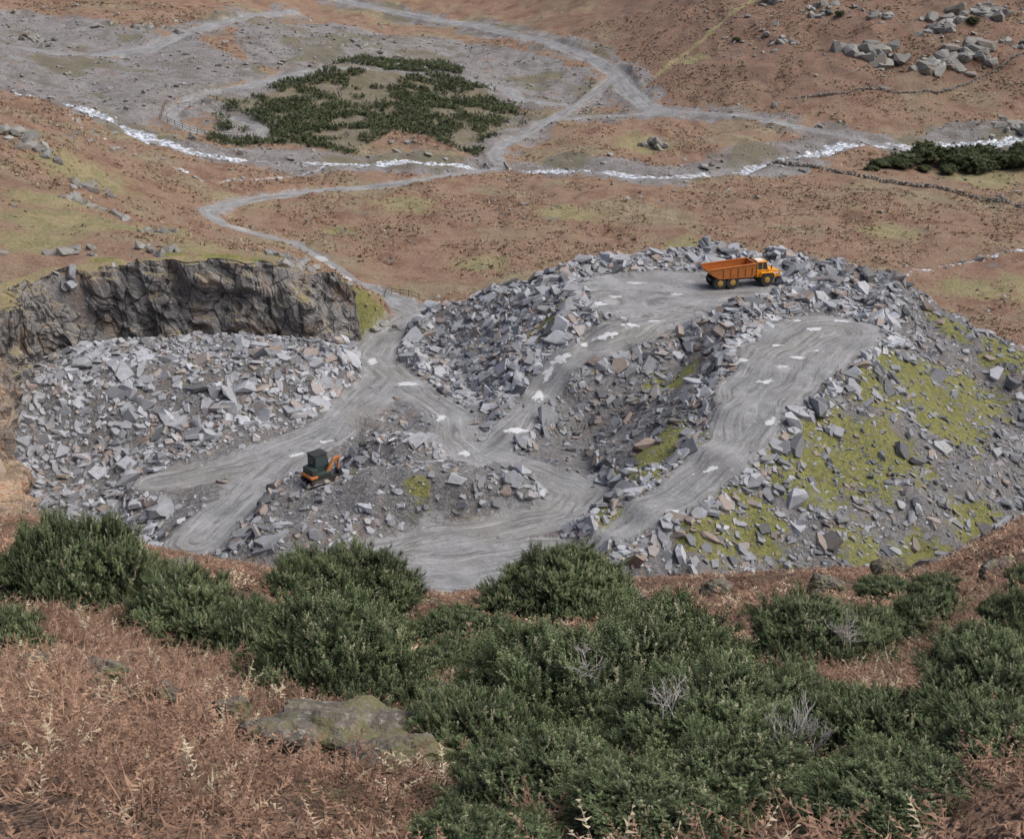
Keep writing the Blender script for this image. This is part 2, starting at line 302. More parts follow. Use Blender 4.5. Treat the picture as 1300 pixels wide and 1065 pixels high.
# ------------------------------------------------------------------ mesh builders
def mesh_np(name,V,F,mat,attrs=None,smooth=False,link=True):
    me=bpy.data.meshes.new(name);k=F.shape[1]
    me.vertices.add(len(V));me.vertices.foreach_set("co",np.ascontiguousarray(V,dtype=np.float32).ravel())
    me.loops.add(F.size);me.loops.foreach_set("vertex_index",F.ravel().astype(np.int32))
    me.polygons.add(len(F));me.polygons.foreach_set("loop_start",np.arange(0,F.size,k,dtype=np.int32))
    me.polygons.foreach_set("use_smooth",np.full(len(F),smooth))
    me.update(calc_edges=True)
    for n,a in (attrs or {}).items():
        at=me.attributes.new(n,'FLOAT','POINT');at.data.foreach_set("value",np.ascontiguousarray(a,dtype=np.float32).ravel())
    me.materials.append(mat)
    if not link: return me
    o=bpy.data.objects.new(name,me);bpy.context.collection.objects.link(o);return o
def scatter(name,protos,P,R,S,col,hue,mat,link=True):
    pid=rng.integers(0,len(protos),len(P));Vs=[];Fs=[];C=[];Hh=[];off=0
    for i,pr in enumerate(protos):
        m=pid==i;n=m.sum()
        if n==0: continue
        v,f=pr[0],pr[1]
        W=np.einsum('nij,vj->nvi',R[m]*(S[m][:,None,:] if S.ndim==2 else S[m][:,None,None]),v)+P[m][:,None]
        Vs.append(W.reshape(-1,3));Fs.append((f[None]+(np.arange(n)*len(v))[:,None,None]+off).reshape(-1,3));off+=n*len(v)
        cc=np.repeat(col[m],len(v))
        if len(pr)>2: cc=cc*np.tile(pr[2],n)
        C.append(cc);Hh.append(np.repeat(hue[m],len(v)))
    return mesh_np(name,np.concatenate(Vs),np.concatenate(Fs),mat,dict(col=np.clip(np.concatenate(C),0,1),hue=np.concatenate(Hh)),link=link)
def basis(nrm,ang):
    n=nrm/np.linalg.norm(nrm,axis=1,keepdims=True)
    a=np.where(np.abs(n[:,:1])<.8,np.array([[1.,0,0]]),np.array([[0,1.,0]]))
    x=np.cross(a,n);x/=np.linalg.norm(x,axis=1,keepdims=True);y=np.cross(n,x)
    c=np.cos(ang)[:,None];s=np.sin(ang)[:,None]
    return np.stack([x*c+y*s,-x*s+y*c,n],-1)
def bm_np(bm):
    bmesh.ops.triangulate(bm,faces=bm.faces[:]);bm.verts.ensure_lookup_table();bm.verts.index_update()
    V=np.array([v.co[:] for v in bm.verts]);F=np.array([[v.index for v in f.verts] for f in bm.faces]);bm.free();return V,F
def slab(n,th):
    bm=bmesh.new();a0=random.random()*6
    ang=sorted(a0+(i+random.uniform(-.35,.35))*2*math.pi/n for i in range(n))
    asp=random.uniform(.45,.85);tx,ty=random.uniform(-.25,.25),random.uniform(-.25,.25)
    top=[];bot=[]
    for a in ang:
        r=random.uniform(.38,.58);x,y=r*math.cos(a),r*math.sin(a)*asp
        top.append(bm.verts.new((x*.92+random.uniform(-.03,.03),y*.92,th/2+tx*x*.3+ty*y*.3)));bot.append(bm.verts.new((x+random.uniform(-.06,.06),y+random.uniform(-.06,.06),-th/2)))
    bm.faces.new(top);bm.faces.new(bot[::-1])
    for i in range(n): bm.faces.new((bot[i],bot[(i+1)%n],top[(i+1)%n],top[i]))
    return bm_np(bm)
def hullrock(npt,sx,sy,sz):
    bm=bmesh.new()
    for i in range(npt):
        v=Vector((random.gauss(0,1),random.gauss(0,1),random.gauss(0,1))).normalized()
        m=max(abs(v.x),abs(v.y),abs(v.z));v=v.lerp(v/m,.6)
        bm.verts.new((v.x*sx,v.y*sy,v.z*sz))
    r=bmesh.ops.convex_hull(bm,input=bm.verts[:])
    bmesh.ops.delete(bm,geom=[g for g in r['geom_interior'] if isinstance(g,bmesh.types.BMVert)],context='VERTS')
    return bm_np(bm)
SL=[slab(random.choice([4,5,5,6]),random.uniform(.10,.28)) for i in range(16)]+[hullrock(12,.48,.34,.24) for i in range(4)]
# ------------------------------------------------------------------ terrain sheet
xs=np.unique(np.round(np.concatenate([np.arange(-1600,-300,50),np.arange(-300,-160,6),np.arange(-160,-66,1.2),np.arange(-66,78,.5),np.arange(78,160,1.2),np.arange(160,300,6),np.arange(300,1601,50)]),3))
ys=np.unique(np.round(np.concatenate([np.arange(-200,0,10),np.arange(0,60,.45),np.arange(60,206,.5),np.arange(206,500,1.1),np.arange(500,700,8),np.arange(700,2001,50)]),3))
X,Y=np.meshgrid(xs,ys)
fd={}
chunks=[fields(X[i:i+60],Y[i:i+60]) for i in range(0,len(ys),60)]
for k in chunks[0]: fd[k]=np.concatenate([c[k] for c in chunks])
Z=fd['z'];ny,nx=X.shape
i=np.arange((ny-1)*(nx-1));r=i//(nx-1);c=i%(nx-1);b=r*nx+c
F=np.stack([b,b+1,b+nx+1,b+nx],-1)
rdf=fd['road'].ravel()[F].max(1);stf=fd['stream'].ravel()[F].max(1)
cls=np.where(rdf<0,1,np.where(stf<0,2,0))
V=np.stack([X,Y,Z],-1).reshape(-1,3)
for k,nm in enumerate(("hillside_terrain","gravel_road","stream")):
    f=F[cls==k];u,inv=np.unique(f,return_inverse=True)
    mesh_np(nm,V[u],inv.reshape(f.shape),MT,{a:fd[a].ravel()[u] for a in ("road","lat","stream","quarry","moss","green","spoil","gorse","pud","near")},smooth=True)
# ------------------------------------------------------------------ quarry rubble
def normals(x,y,e=.5):
    z0=height(x-e,y);z1=height(x+e,y);z2=height(x,y-e);z3=height(x,y+e)
    return np.stack([-(z1-z0)/(2*e),-(z3-z2)/(2*e),np.ones(len(x))],-1)
N=160000
x=rng.uniform(-64,82,N);y=rng.uniform(96,204,N);f=fields(x,y)
edge=ss(3.2,.4,np.abs(f['road']-.7))
mound=ss(11,7,np.hypot((x+11)/1.3,y-124))
pile=ss(4,-2,sdpoly(x,y,[(-64,168),(-20,168),(-17,160),(-24,147),(-38,140),(-34,120),(-50,112),(-64,135)]))
cent=ss(2,-2,sdpoly(x,y,[(-13,182),(6,188),(10,158),(-2,150),(-10,156),(-16,170)]))
dens=f['quarry']*(.30+.6*f['heap'])*(.6+.5*vn(x,y,4,41))
dens=np.maximum(dens,(.72+.25*vn(x,y,5,45))*pile*f['quarry']);dens=np.maximum(dens,.9*cent*f['quarry']);dens=dens+.5*edge*f['heap']
dens=np.maximum(dens,.85*f['plat']);dens=np.maximum(dens,.45*f['toe'])
dens*=1-.25*mound*(vn(x,y,3,43)<.2);dens*=1-.5*f['moss']
dens+= .12*f['near']*ss(92,112,y)*ss(5,16,x)
onroad=ss(.5,-.3,f['road']);dens=dens*(1-onroad)+.06*onroad*ss(-2.5,0,f['road'])
k=(rng.random(N)<dens*.55)
x,y=x[k],y[k];f={a:v[k] for a,v in f.items()};n=len(x)
pile=pile[k];cent=cent[k];edge=edge[k];mound=mound[k];onroad=onroad[k]
size=np.exp(rng.normal(-.55,.58,n))*(1+.3*pile+.3*cent+.45*edge*f['heap']+.3*f['plat'])*(1-.3*mound)
size=np.clip(size,.2,3.2)*(1-.6*onroad)
nr=normals(x,y);nr/=np.linalg.norm(nr,axis=1,keepdims=True)
nr=nr+rng.normal(0,.30,(n,3))
P=np.stack([x,y,f['z']+size*.06],-1)
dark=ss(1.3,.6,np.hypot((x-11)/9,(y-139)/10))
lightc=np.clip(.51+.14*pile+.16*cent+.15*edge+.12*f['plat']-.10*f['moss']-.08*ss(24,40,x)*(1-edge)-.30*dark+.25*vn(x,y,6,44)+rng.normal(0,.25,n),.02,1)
S=np.stack([size,size*rng.uniform(.7,1.1,n),size*rng.uniform(.7,1.3,n)],-1)
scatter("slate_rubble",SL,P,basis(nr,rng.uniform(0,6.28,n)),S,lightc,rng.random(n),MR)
# loose stones on hillsides, river bed and far slopes
N=42000
x=rng.uniform(-155,165,N);y=rng.uniform(185,480,N);f=fields(x,y)
d=.03+.42*f['spoil']+.4*ss(.35,.7,vn(x,y,14,51))*ss(170,300,y)+.5*ss(-55,-70,x)*ss(.1,.6,vn(x,y,10,52))+.6*ss(30,70,x)*ss(335,360,y)*ss(-.1,.5,vn(x,y,20,53))
d=np.maximum(d,.9*ss(3,.3,np.abs(f['stream'])))
d*=ss(.2,1,f['road'])*ss(-1.1,.1,f['stream']);d=np.where((sdpoly(x,y,QP)<4),0,d)
k=rng.random(N)<d*.7;x,y=x[k],y[k];n=len(x);z=f['z'][k]
s=np.clip(np.exp(rng.normal(-.6,.55,n)),.22,3)*(1+.5*ss(30,70,x)*ss(335,360,y))
scatter("hillside_boulders",SL[14:],np.stack([x,y,z+s*.1],-1),basis(np.stack([rng.normal(0,.3,n),rng.normal(0,.3,n),np.ones(n)],-1),rng.uniform(0,6.28,n)),np.stack([s,s,s],-1),np.clip(rng.normal(.6,.25,n),0,1),rng.random(n),MRL)
# moor-grass and dead bracken clumps across the valley
def clump():
    V=[];F=[];C=[]
    for q in range(9):
        a=random.uniform(0,6.28);d=Vector((math.cos(a),math.sin(a),random.uniform(.3,1.3))).normalized();s=Vector((-math.sin(a),math.cos(a),0))*.13;l=random.uniform(.35,.7);p=Vector((random.uniform(-.3,.3),random.uniform(-.3,.3),-.05))
        i=len(V);V+=[p-s,p+s,p+d*l];F.append((i,i+1,i+2));k=random.uniform(.7,1.2);C+=[k*.75,k*.75,k]
    return np.array([v[:] for v in V]),np.array(F),np.array(C)
CL=[clump() for i in range(6)]
N=80000
y=np.sqrt(rng.uniform(180**2,430**2,N));x=rng.uniform(-.42,.42,N)*y;f=fields(x,y)
d=(1-f['spoil'].clip(0,1))*(1-.7*f['green'])*(1-f['quarry'])*(1-f['gorse'])*ss(.2,1.2,f['road'])*ss(0,1.5,f['stream'])*ss(-.45,.35,vn(x,y,7,57)+.6*vn(x,y,2.5,58))
k=rng.random(N)<d;x,y=x[k],y[k];z=f['z'][k];n=len(x)
scatter("moor_grass",CL,np.stack([x,y,z],-1),basis(np.stack([rng.normal(0,.2,n),rng.normal(0,.2,n),np.ones(n)],-1),rng.uniform(0,6.28,n)),rng.uniform(.45,1.1,n),np.clip(.72+.3*vn(x,y,12,59)+rng.normal(0,.2,n),0,1),rng.random(n),MV)
# rocky crags
CR=[(94,372,7,2.8,34),(106,364,6,2.6,26),(117,368,6,2.4,22),(117,334,4,2,14),(33,323,3.2,1.9,16),(98,392,5,2.2,16),(75,415,5,2,12),(-62,206,4,1.3,14),(-78,232,5,1.3,16),(-66,222,4,1.2,14),(-30,184,4,1.1,12),(-84,236,6,1.5,14),(-48,190,3,1,8),(126,395,7,2.6,26),(84,400,5,1.8,14),(112,385,8,2.2,24),(70,385,6,1.4,12),(128,372,5,2,14),(-16,181,2.5,.9,10),(-24,179,3,1,12),(-44,173,3,1.1,8),(-55,172,3,1.2,8),(-28,176,3,1.2,10),(-64,168,3,1.3,8),(-100,395,8,1.6,14),(-120,372,7,1.6,12),(-40,405,7,1.5,12)]
CO=[(-53,126,3,1.9,34),(-56,131,4,2.2,34),(-60,138,4,2.2,20),(-50,121,3,1.6,18),(-62,131,5,2.4,20),(-51.5,124,2,1.8,14)]
HR=[hullrock(22,.6,.5,.45) for i in range(6)]
for nm,LL,mt in (("rocky_outcrop",CR,MRL),("iron_stained_crag",CO,MRO)):
    P=[];S=[]
    for cx,cy,r,s0,m in LL:
        for j in range(m):
            px=cx+random.gauss(0,r*.5);py=cy+random.gauss(0,r*.35);s=s0*random.uniform(.4,1.4)
            if (cx<-20 and cy<180 and float(sdpoly(np.array([px]),np.array([py]),QP)[0])<(.8 if mt is MRL else -.8)): continue
            P.append((px,py,H(px,py)+s*.05));S.append((s*1.4,s*1.2,s*(1 if mt is MRL else 1.3)))
    P=np.array(P);S=np.array(S);n=len(P)
    scatter(nm,HR,P,basis(rng.normal(0,.35,(n,3))+np.array([0,0,1.]),rng.uniform(0,6.28,n)),S,np.clip(rng.normal(.35,.22,n),0,1),rng.random(n),mt)
# ------------------------------------------------------------------ quarry cliff
def cliff():
    pts=np.array(CLIFF,float);seg=np.linalg.norm(np.diff(pts,axis=0),axis=1);s=np.concatenate([[0],np.cumsum(seg)]);L=s[-1]
    u=np.arange(0,L,.18);cx=np.interp(u,s,pts[:,0]);cy=np.interp(u,s,pts[:,1])
    k=np.ones(15)/15;cx=np.convolve(np.pad(cx,7,'edge'),k,'valid');cy=np.convolve(np.pad(cy,7,'edge'),k,'valid')
    tx=np.gradient(cx);ty=np.gradient(cy);l=np.hypot(tx,ty);nx_,ny_=ty/l,-tx/l
    top=natf(cx-nx_*1.0,cy-ny_*1.0)+.35+1.0*fbm(u,u*0,7,4,61)+.8*np.round(vn(u,u*0,3.1,60)*2)/2
    bot=height(cx+nx_*2.5,cy+ny_*2.5)-1.5
    m=70;tt=np.linspace(0,1,m)
    U,T=np.meshgrid(u,tt);Zc=bot+(top-bot)*T
    def blk(a,b,s,sd,q=3):
        v=vn(a,b,s,sd)*q;return (np.floor(v)+ss(.42,.58,v-np.floor(v)))/q
    U2=U+Zc*.25+.4*vn(U,Zc,3,62)
    d=1.9*blk(U2,Zc*.35,6.5,63)+1.0*blk(U2+7,Zc*.75,2.6,64)+.45*blk(U2,Zc*1.1,1.0,65,2)+.8*fbm(U,Zc,7,3,66)
    d=d+1.3+1.2*(1-T)**1.3
    d=d*ss(0,1.5,top-bot-1)[None]
    d=np.where(T>.98,d*.9,d)
    Xc=cx+nx_*d;Yc=cy+ny_*d
    V=[np.stack([Xc,Yc,Zc],-1)]
    for back,dz in ((-.6,.12),(-1.8,.1),(-3,-.25)):
        bx,by=cx+nx_*back,cy+ny_*back
        V.append(np.stack([bx,by,height(bx,by)+dz],-1)[None])
    V=np.concatenate(V);ny2,nx2=V.shape[:2]
    i=np.arange((ny2-1)*(nx2-1));r=i//(nx2-1);c=i%(nx2-1);b=r*nx2+c
    F=np.stack([b,b+nx2,b+nx2+1,b+1],-1)[:, ::-1]
    tt2=np.concatenate([tt,[1.05,1.1,1.2]]);TT=np.repeat(tt2[:,None],nx2,1)
    t=NT("cliff_rock")
    st=t.noise(.8,4,.65,.6,t.scalev((.8,.8,.3)));bl=t.noise(.35,4,.7);fi=t.noise(4,4,.7)
    c=t.mix(t.mr(bl,.38,.62),(.155,.152,.15),(.285,.277,.265));c=t.mix(t.mr(st,.52,.62),c,(.08,.078,.077))
    c=t.mix(t.mr(fi,.52,.7,0,.5),c,(.37,.357,.34))
    c=t.mix(t.mr(t.noise(.2,3,.6),.50,.60,0,.5),c,(.26,.185,.125))
    cr=t.vor(.45,"Distance",t.scalev((1,1,.6)),'DISTANCE_TO_EDGE');c=t.mix(t.mr(cr,.05,.01,0,.8),c,(.03,.03,.03))
    pos=t.t.nodes.new("ShaderNodeSeparateXYZ");t.L(t.co,pos.inputs[0])
    geo=t.t.nodes.new("ShaderNodeNewGeometry");gz=t.t.nodes.new("ShaderNodeSeparateXYZ");t.L(geo.outputs["Normal"],gz.inputs[0])
    up=t.ma('ADD',gz.outputs[2],t.ma('MULTIPLY',t.attr("top"),.45))
    c=t.mix(t.mr(t.ma('ADD',up,t.ma('MULTIPLY',t.ma('SUBTRACT',bl,.5),2.2)),.8,1.05),c,t.mix(t.mr(fi,.4,.6),(.18,.165,.07),(.34,.27,.15)))
    c=t.mix(t.ma('MULTIPLY',t.mr(pos.outputs[1],150,138),t.mr(st,.4,.55,.5,.97)),c,t.mix(t.mr(bl,.42,.6),t.mix(t.mr(fi,.4,.6),(.40,.20,.08),(.50,.42,.34)),(.20,.15,.11)))
    mat=t.out(c,.75,t.bump(t.ma('ADD',fi,bl),.8,.35))
    mesh_np("quarry_cliff",V.reshape(-1,3),F,mat,dict(top=ss(.93,1.05,TT)),smooth=False)
cliff()
# ------------------------------------------------------------------ foliage prototypes
def tri(V,F,C,a,b,c,s):
    i=len(V);V+= [a,b,c];F.append((i,i+1,i+2));C+= s
def spray(L=.15,n=20,nl=.034,nw=.008):
    V=[];F=[];C=[];bend=Vector((random.uniform(-.25,.25),random.uniform(-.25,.25),0))
    for i in range(n):
        t=(i+.5)/n;p=Vector((0,0,L*t))+bend*L*t*t
        a=i*2.4+random.random();el=random.uniform(.35,.8)
        d=Vector((math.cos(a)*math.cos(el),math.sin(a)*math.cos(el),math.sin(el)));side=d.cross(Vector((0,0,1))).normalized()*nw
        l=nl*(1.35-.7*t);sh=.5+.5*t
        tri(V,F,C,p-side,p+side,p+d*l,[sh*.6,sh*.6,sh*1.15])
    return np.array([v[:] for v in V]),np.array(F),np.array(C)
SPR=[spray() for i in range(6)]
CSPR=[spray(.6,9,.34,.09) for i in range(6)]
def lobes_surface(lobes,n):
    lo=np.array(lobes);A=(lo[:,3]*lo[:,4]);out=[];nn=[]
    while len(out)<n:
        j=rng.choice(len(lo),size=n*2,p=A/A.sum());d=rng.normal(size=(n*2,3));d/=np.linalg.norm(d,axis=1,keepdims=True);d[:,2]=np.abs(d[:,2])*1.0-.12
        rr=rng.uniform(.86,1.06,n*2)[:,None]
        p=lo[j,:3]+d*lo[j,3:6]*rr
        ok=np.ones(n*2,bool)
        for q,l in enumerate(lo):
            inside=(((p-l[:3])/l[3:6])**2).sum(1)<.72
            ok&=~(inside&(j!=q))
        ok&=p[:,2]>-.12
        out+=list(p[ok]);nn+=list((d/lo[j,3:6])[ok])
    return np.array(out[:n]),np.array(nn[:n])
def blob(lobes,k=.82,sub=3):
    Vs=[];Fs=[];off=0
    for l in lobes:
        bm=bmesh.new();bmesh.ops.create_icosphere(bm,subdivisions=sub,radius=1);v,f=bm_np(bm)
        v=v*np.array(l[3:6])*k*(1+.1*vn(v[:,0]*3+l[0],v[:,1]*3+v[:,2]*2,.5,3))[:,None]+np.array(l[:3])
        Vs.append(v);Fs.append(f+off);off+=len(v)
    return np.concatenate(Vs),np.concatenate(Fs)
def bush_mesh(name,nl,nspr,w,h,protos,mat,leaders=0,pl=.4,flatk=.8,ss0=1,rad=.20,cs=.9):
    lob=[(0,0,h*.25,w*.33,w*.3,h*.6)]
    for i in range(nl):
        a=i*2*math.pi/nl*1.618+random.uniform(-.5,.5);r=random.uniform(.10,.38)*w
        rr=random.uniform(.5,1)*rad*w
        lob.append((math.cos(a)*r,math.sin(a)*r*flatk,random.uniform(.15,.7)*h*(1-r/w),rr,rr*random.uniform(.7,1),random.uniform(.7,1.2)*rr*.8))
    p,nr=lobes_surface(lob,nspr)
    nr/=np.linalg.norm(nr,axis=1,keepdims=True)
    d=nr*.8+np.array([0,0,.4])+rng.normal(0,.34,nr.shape);base=.30+0*p[:,0]
    if leaders:
        q,qn=lobes_surface(lob,leaders);qn/=np.linalg.norm(qn,axis=1,keepdims=True)
        ld=qn*.95+np.array([0,0,.22])+rng.normal(0,.25,qn.shape);ld/=np.linalg.norm(ld,axis=1,keepdims=True)
        m=20;t=np.tile(np.linspace(.0,1,m),leaders);ll=np.repeat(rng.uniform(.5,1.2,leaders)*pl,m)
        Q=np.repeat(q,m,0);D=np.repeat(ld,m,0);bend=np.repeat(rng.normal(0,.25,(leaders,3))-np.array([0,0,.25]),m,0)
        side=rng.normal(0,1,(len(t),3));side/=np.linalg.norm(side,axis=1,keepdims=True)
        pp=Q+D*(t*ll)[:,None]+bend*(t*t*ll)[:,None]+side*(.22*pl*(1-t)+.01)[:,None]
        dd=D*1.0+side*(.9*(1-t*.7))[:,None]
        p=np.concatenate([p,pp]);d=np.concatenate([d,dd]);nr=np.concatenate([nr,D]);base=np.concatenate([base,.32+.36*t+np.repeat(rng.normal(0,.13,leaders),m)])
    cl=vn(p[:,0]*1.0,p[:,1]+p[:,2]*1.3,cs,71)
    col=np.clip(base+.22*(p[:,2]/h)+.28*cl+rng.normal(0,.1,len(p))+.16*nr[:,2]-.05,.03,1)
    s=rng.uniform(.7,1.3,len(p))*ss0
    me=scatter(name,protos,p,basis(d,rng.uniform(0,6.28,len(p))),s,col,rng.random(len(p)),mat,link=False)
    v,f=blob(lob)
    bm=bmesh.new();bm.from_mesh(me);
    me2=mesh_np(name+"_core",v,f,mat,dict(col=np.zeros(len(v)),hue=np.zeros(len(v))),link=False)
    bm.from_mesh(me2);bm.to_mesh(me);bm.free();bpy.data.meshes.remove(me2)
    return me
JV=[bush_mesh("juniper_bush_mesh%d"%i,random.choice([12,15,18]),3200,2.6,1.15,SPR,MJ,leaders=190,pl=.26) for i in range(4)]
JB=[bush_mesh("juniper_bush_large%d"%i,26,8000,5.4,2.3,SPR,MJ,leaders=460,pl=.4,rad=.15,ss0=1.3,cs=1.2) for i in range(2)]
BUSH=[ # x,y,width,height
(-6.9,19.2,2.3,1.6),(-6.6,21.8,1.7,1.3),(-5.5,13.3,1.1,.6),(-4.6,17.4,2.1,1.15),(-3.6,16.8,1.8,.9),(-5.2,40.5,5.3,2.5),(-2.1,14.0,2.5,1.35),(1.7,39.5,5.8,2.9),
(.5,9.8,2.4,1.1),(1.25,11.2,2.3,1.15),(-.3,9.0,1.3,.65),(1.4,8.6,1.7,.8),(-1.3,29.5,2.8,1.0),(-2.9,27,1.8,.7),(4.0,16.6,2.3,1.05),(5.0,17.7,1.5,.75),(6.6,19.6,1.8,.85),(5.6,13.6,.9,.6),
(2.7,8.7,1.4,.6),(3.5,8.9,1.4,.6),(2.3,16.6,1.4,.6),(1.3,6.9,1.3,.5),(0.2,7.0,1.3,.5),(2.3,7.0,1.2,.45),(2.0,6.1,1.1,.35),(3.0,7.3,1.0,.4),(.7,6.2,1.1,.35),(2.2,9.9,1.2,.5),
(-1.0,18.5,1.4,.55),(.2,21,1.7,.65),(1.2,14.6,1.6,.7),(8.4,24,1.5,.65),(-11.8,37,1.6,.8),(3.7,33,1.8,.6),(-.2,12.4,1.3,.6),(7.8,18.4,1.2,.55),(4.4,10.2,1.0,.45),
(-.2,5.8,.9,.3),(4.0,7.9,.9,.4),(11,36,2.2,.8)]
for j,(bx,by,w,h) in enumerate(BUSH):
    big=w>4
    o=bpy.data.objects.new("juniper_bush",(JB[0 if bx<0 else 1] if big else JV[j%4]));bpy.context.collection.objects.link(o)
    k=w/(5.4 if big else 2.6);o.location=(bx,by,H(bx,by)-.05*k);o.rotation_euler=(-.15,0,random.uniform(0,6.28) if not big else random.choice([0,3.14]))
    o.scale=(k,k,h/(2.3 if big else 1.15))
# ------------------------------------------------------------------ bracken
def frond_tuft(nf,np_,L,pl,pw,stems=0,keep=.75):
    V=[];F=[];C=[]
    for q in range(nf):
        az=random.uniform(0,6.28);ln=L*random.uniform(.6,1.2);el=random.uniform(.1,1.0);dr=random.uniform(.5,1.4);tw=random.uniform(-.5,.5)
        dirx=Vector((math.cos(az),math.sin(az),0));sd=Vector((-math.sin(az),math.cos(az),0));sh0=random.uniform(.4,1.25)
        def P(t): return dirx*ln*t*math.cos(el*(1-.3*t))+sd*tw*ln*t*t*.5+Vector((0,0,ln*(math.sin(el)*t-dr*.42*t*t)))
        for i in range(3):
            a=P(i/3);b=P((i+1)/3);tri(V,F,C,a-sd*.003,a+sd*.003,b,[sh0*1.1]*3)
        for i in range(np_):
            t=.2+.8*i/np_;p=P(t);l=pl*(1.15-t)*random.uniform(.5,1.25)
            for s in (-1,1):
                if random.random()>keep: continue
                tip=p+sd*s*l*random.uniform(.4,.95)+dirx*l*random.uniform(.1,.7)+Vector((0,0,random.uniform(-.9,.45)*l))
                tri(V,F,C,p-dirx*pw,p+dirx*pw,tip,[sh0*.8,sh0,sh0*random.uniform(.6,1.25)])
    for q in range(stems):
        p=Vector((random.uniform(-.15,.15),random.uniform(-.15,.15),0));d=Vector((random.gauss(0,.6),random.gauss(0,.6),1)).normalized()*random.uniform(.15,.4);s=Vector((.0035,.0,0))
        tri(V,F,C,p-s,p+s,p+d,[1.2]*3)
    return np.array([v[:] for v in V]),np.array(F),np.clip(np.array(C),0,1.35)
BT=[frond_tuft(7,11,.32,.085,.008,4) for i in range(8)]
BC=[frond_tuft(7,4,.42,.15,.035,0,.8) for i in range(6)]
def bracken(name,protos,n,y0,y1,dens,s0,s1):
    y=np.sqrt(rng.uniform(y0*y0,y1*y1,n));x=rng.uniform(-.5,.5,n)*y*1.0+rng.uniform(-1,1,n)
    f=fields(x,y)
    d=(vn(x,y,1.4 if y1<50 else 4,81)*.6+.8)*f['near']*dens
    for bx,by,w,h in BUSH: d=np.where(np.hypot(x-bx,(y-by)*1.1)<w*.36,0,d)
    k=rng.random(n)<d;x,y,z=x[k],y[k],f['z'][k];n=len(x)
    nn=np.stack([rng.normal(0,.25,n),rng.normal(-.3,.25,n),np.ones(n)],-1)
    col=np.clip(.50+.34*vn(x,y,1.8 if y1<50 else 7,82)+rng.normal(0,.22,n),.03,1)
    return scatter(name,protos,np.stack([x,y,z-.02],-1),basis(nn,rng.uniform(0,6.28,n)),rng.uniform(s0,s1,n),col,rng.random(n),MB)
bracken("bracken",BT,11500,3.5,24,1.0,.65,1.3)
bracken("bracken",BC,17000,21,118,.95,.8,1.7)
# ------------------------------------------------------------------ gorse on the far mound + far evergreen trees
n=60000
x=rng.uniform(-78,6,n);y=rng.uniform(288,398,n);f=fields(x,y)
m=(f['gorse']*ss(-.1,.25,.6*vn(x,y,9,91)+.6*vn(x,y,3.5,92)+.3*vn(x,y,1.7,94)+.16))*ss(.3,1.5,f['road'])
k=rng.random(n)<m;x,y,z=x[k],y[k],f['z'][k];n=len(x)
scatter("gorse_bushes",CSPR,np.stack([x,y,z+rng.uniform(-.1,.6,n)],-1),basis(np.stack([rng.normal(0,.5,n),rng.normal(-.1,.5,n),np.ones(n)],-1),rng.uniform(0,6.28,n)),rng.uniform(.7,1.5,n),np.clip(rng.normal(.5,.25,n)+.2*vn(x,y,5,93),0,1),rng.random(n),MG)
def tube(V,F,a,b,ra,rb,k=5):
    d=(b-a).normalized();u=d.orthogonal().normalized();v=d.cross(u);i=len(V)
    for p,r in ((a,ra),(b,rb)):
        for j in range(k):
            t=2*math.pi*j/k;V.append(p+(u*math.cos(t)+v*math.sin(t))*r)
    for j in range(k):
        q=(j+1)%k;F.append((i+j,i+q,i+k+q));F.append((i+j,i+k+q,i+k+j))
def branch(V,F,p,d,l,r,lev,spread,up):
    seg=3
    for s in range(seg):
        q=p+d*l/seg;tube(V,F,p,q,r*(1-.2*s/seg),r*(1-.2*(s+1)/seg));p=q
        d=(d+Vector((random.gauss(0,.16),random.gauss(0,.16),random.gauss(0,.12)+up*.08))).normalized()
        if lev>0 and s>0:
            for _ in range(random.choice([1,2])):
                e=(d+Vector((random.gauss(0,spread),random.gauss(0,spread),random.gauss(0,spread*.6)+up*.2))).normalized()
                branch(V,F,p,e,l*random.uniform(.55,.8),r*.6,lev-1,spread,up)
def bare(name,loc,h,r,stems,lev,spread,mat,up=.5,col=.6):
    V=[];F=[]
    for i in range(stems):
        branch(V,F,Vector((random.gauss(0,.04),random.gauss(0,.04),-.05)),Vector((random.gauss(0,.35),random.gauss(0,.35),1)).normalized(),h,r,lev,spread,up)
    V=np.array([v[:] for v in V]);F=np.array(F);n=len(V)
    o=mesh_np(name,V,F,mat,dict(col=np.clip(col+.2*vn(V[:,0],V[:,2],.1,4),0,1),hue=np.zeros(n)));o.location=loc;return o
bare("bare_birch_tree",(-15.6,136.5,H(-15.6,136.5)),1.5,.09,6,4,.5,MW,.6,.7)
bare("dead_juniper_branches",(1.75,7.4,H(1.75,7.4)+.2),.27,.010,4,4,.4,MW,1.0,.85)
bare("dead_juniper_branches",(1.05,8.2,H(1.05,8.2)+.55),.13,.005,4,3,.6,MW,.4,.7)
bare("dead_juniper_branches",(.5,9.3,H(.5,9.3)+.75),.14,.005,3,3,.7,MW,.2,.6)
bare("dead_juniper_branches",(4.3,15.9,H(4.3,15.9)+.5),.22,.008,4,3,.7,MW,.3,.5)
bare("dead_juniper_branches",(-.6,13.2,H(-.6,13.2)+.25),.2,.007,4,3,.7,MW,.3,.4)
bare("bare_shrub",(-18.5,198,H(-18.5,198)),1.0,.03,5,3,.6,MW,.3,.1)
TVs=[bush_mesh("evergreen_tree_mesh%d"%i,12,1300,6.2,3.6,[spray(.5,10,.3,.06) for i in range(5)],MG,leaders=70,pl=1.3,cs=1.6) for i in range(2)]
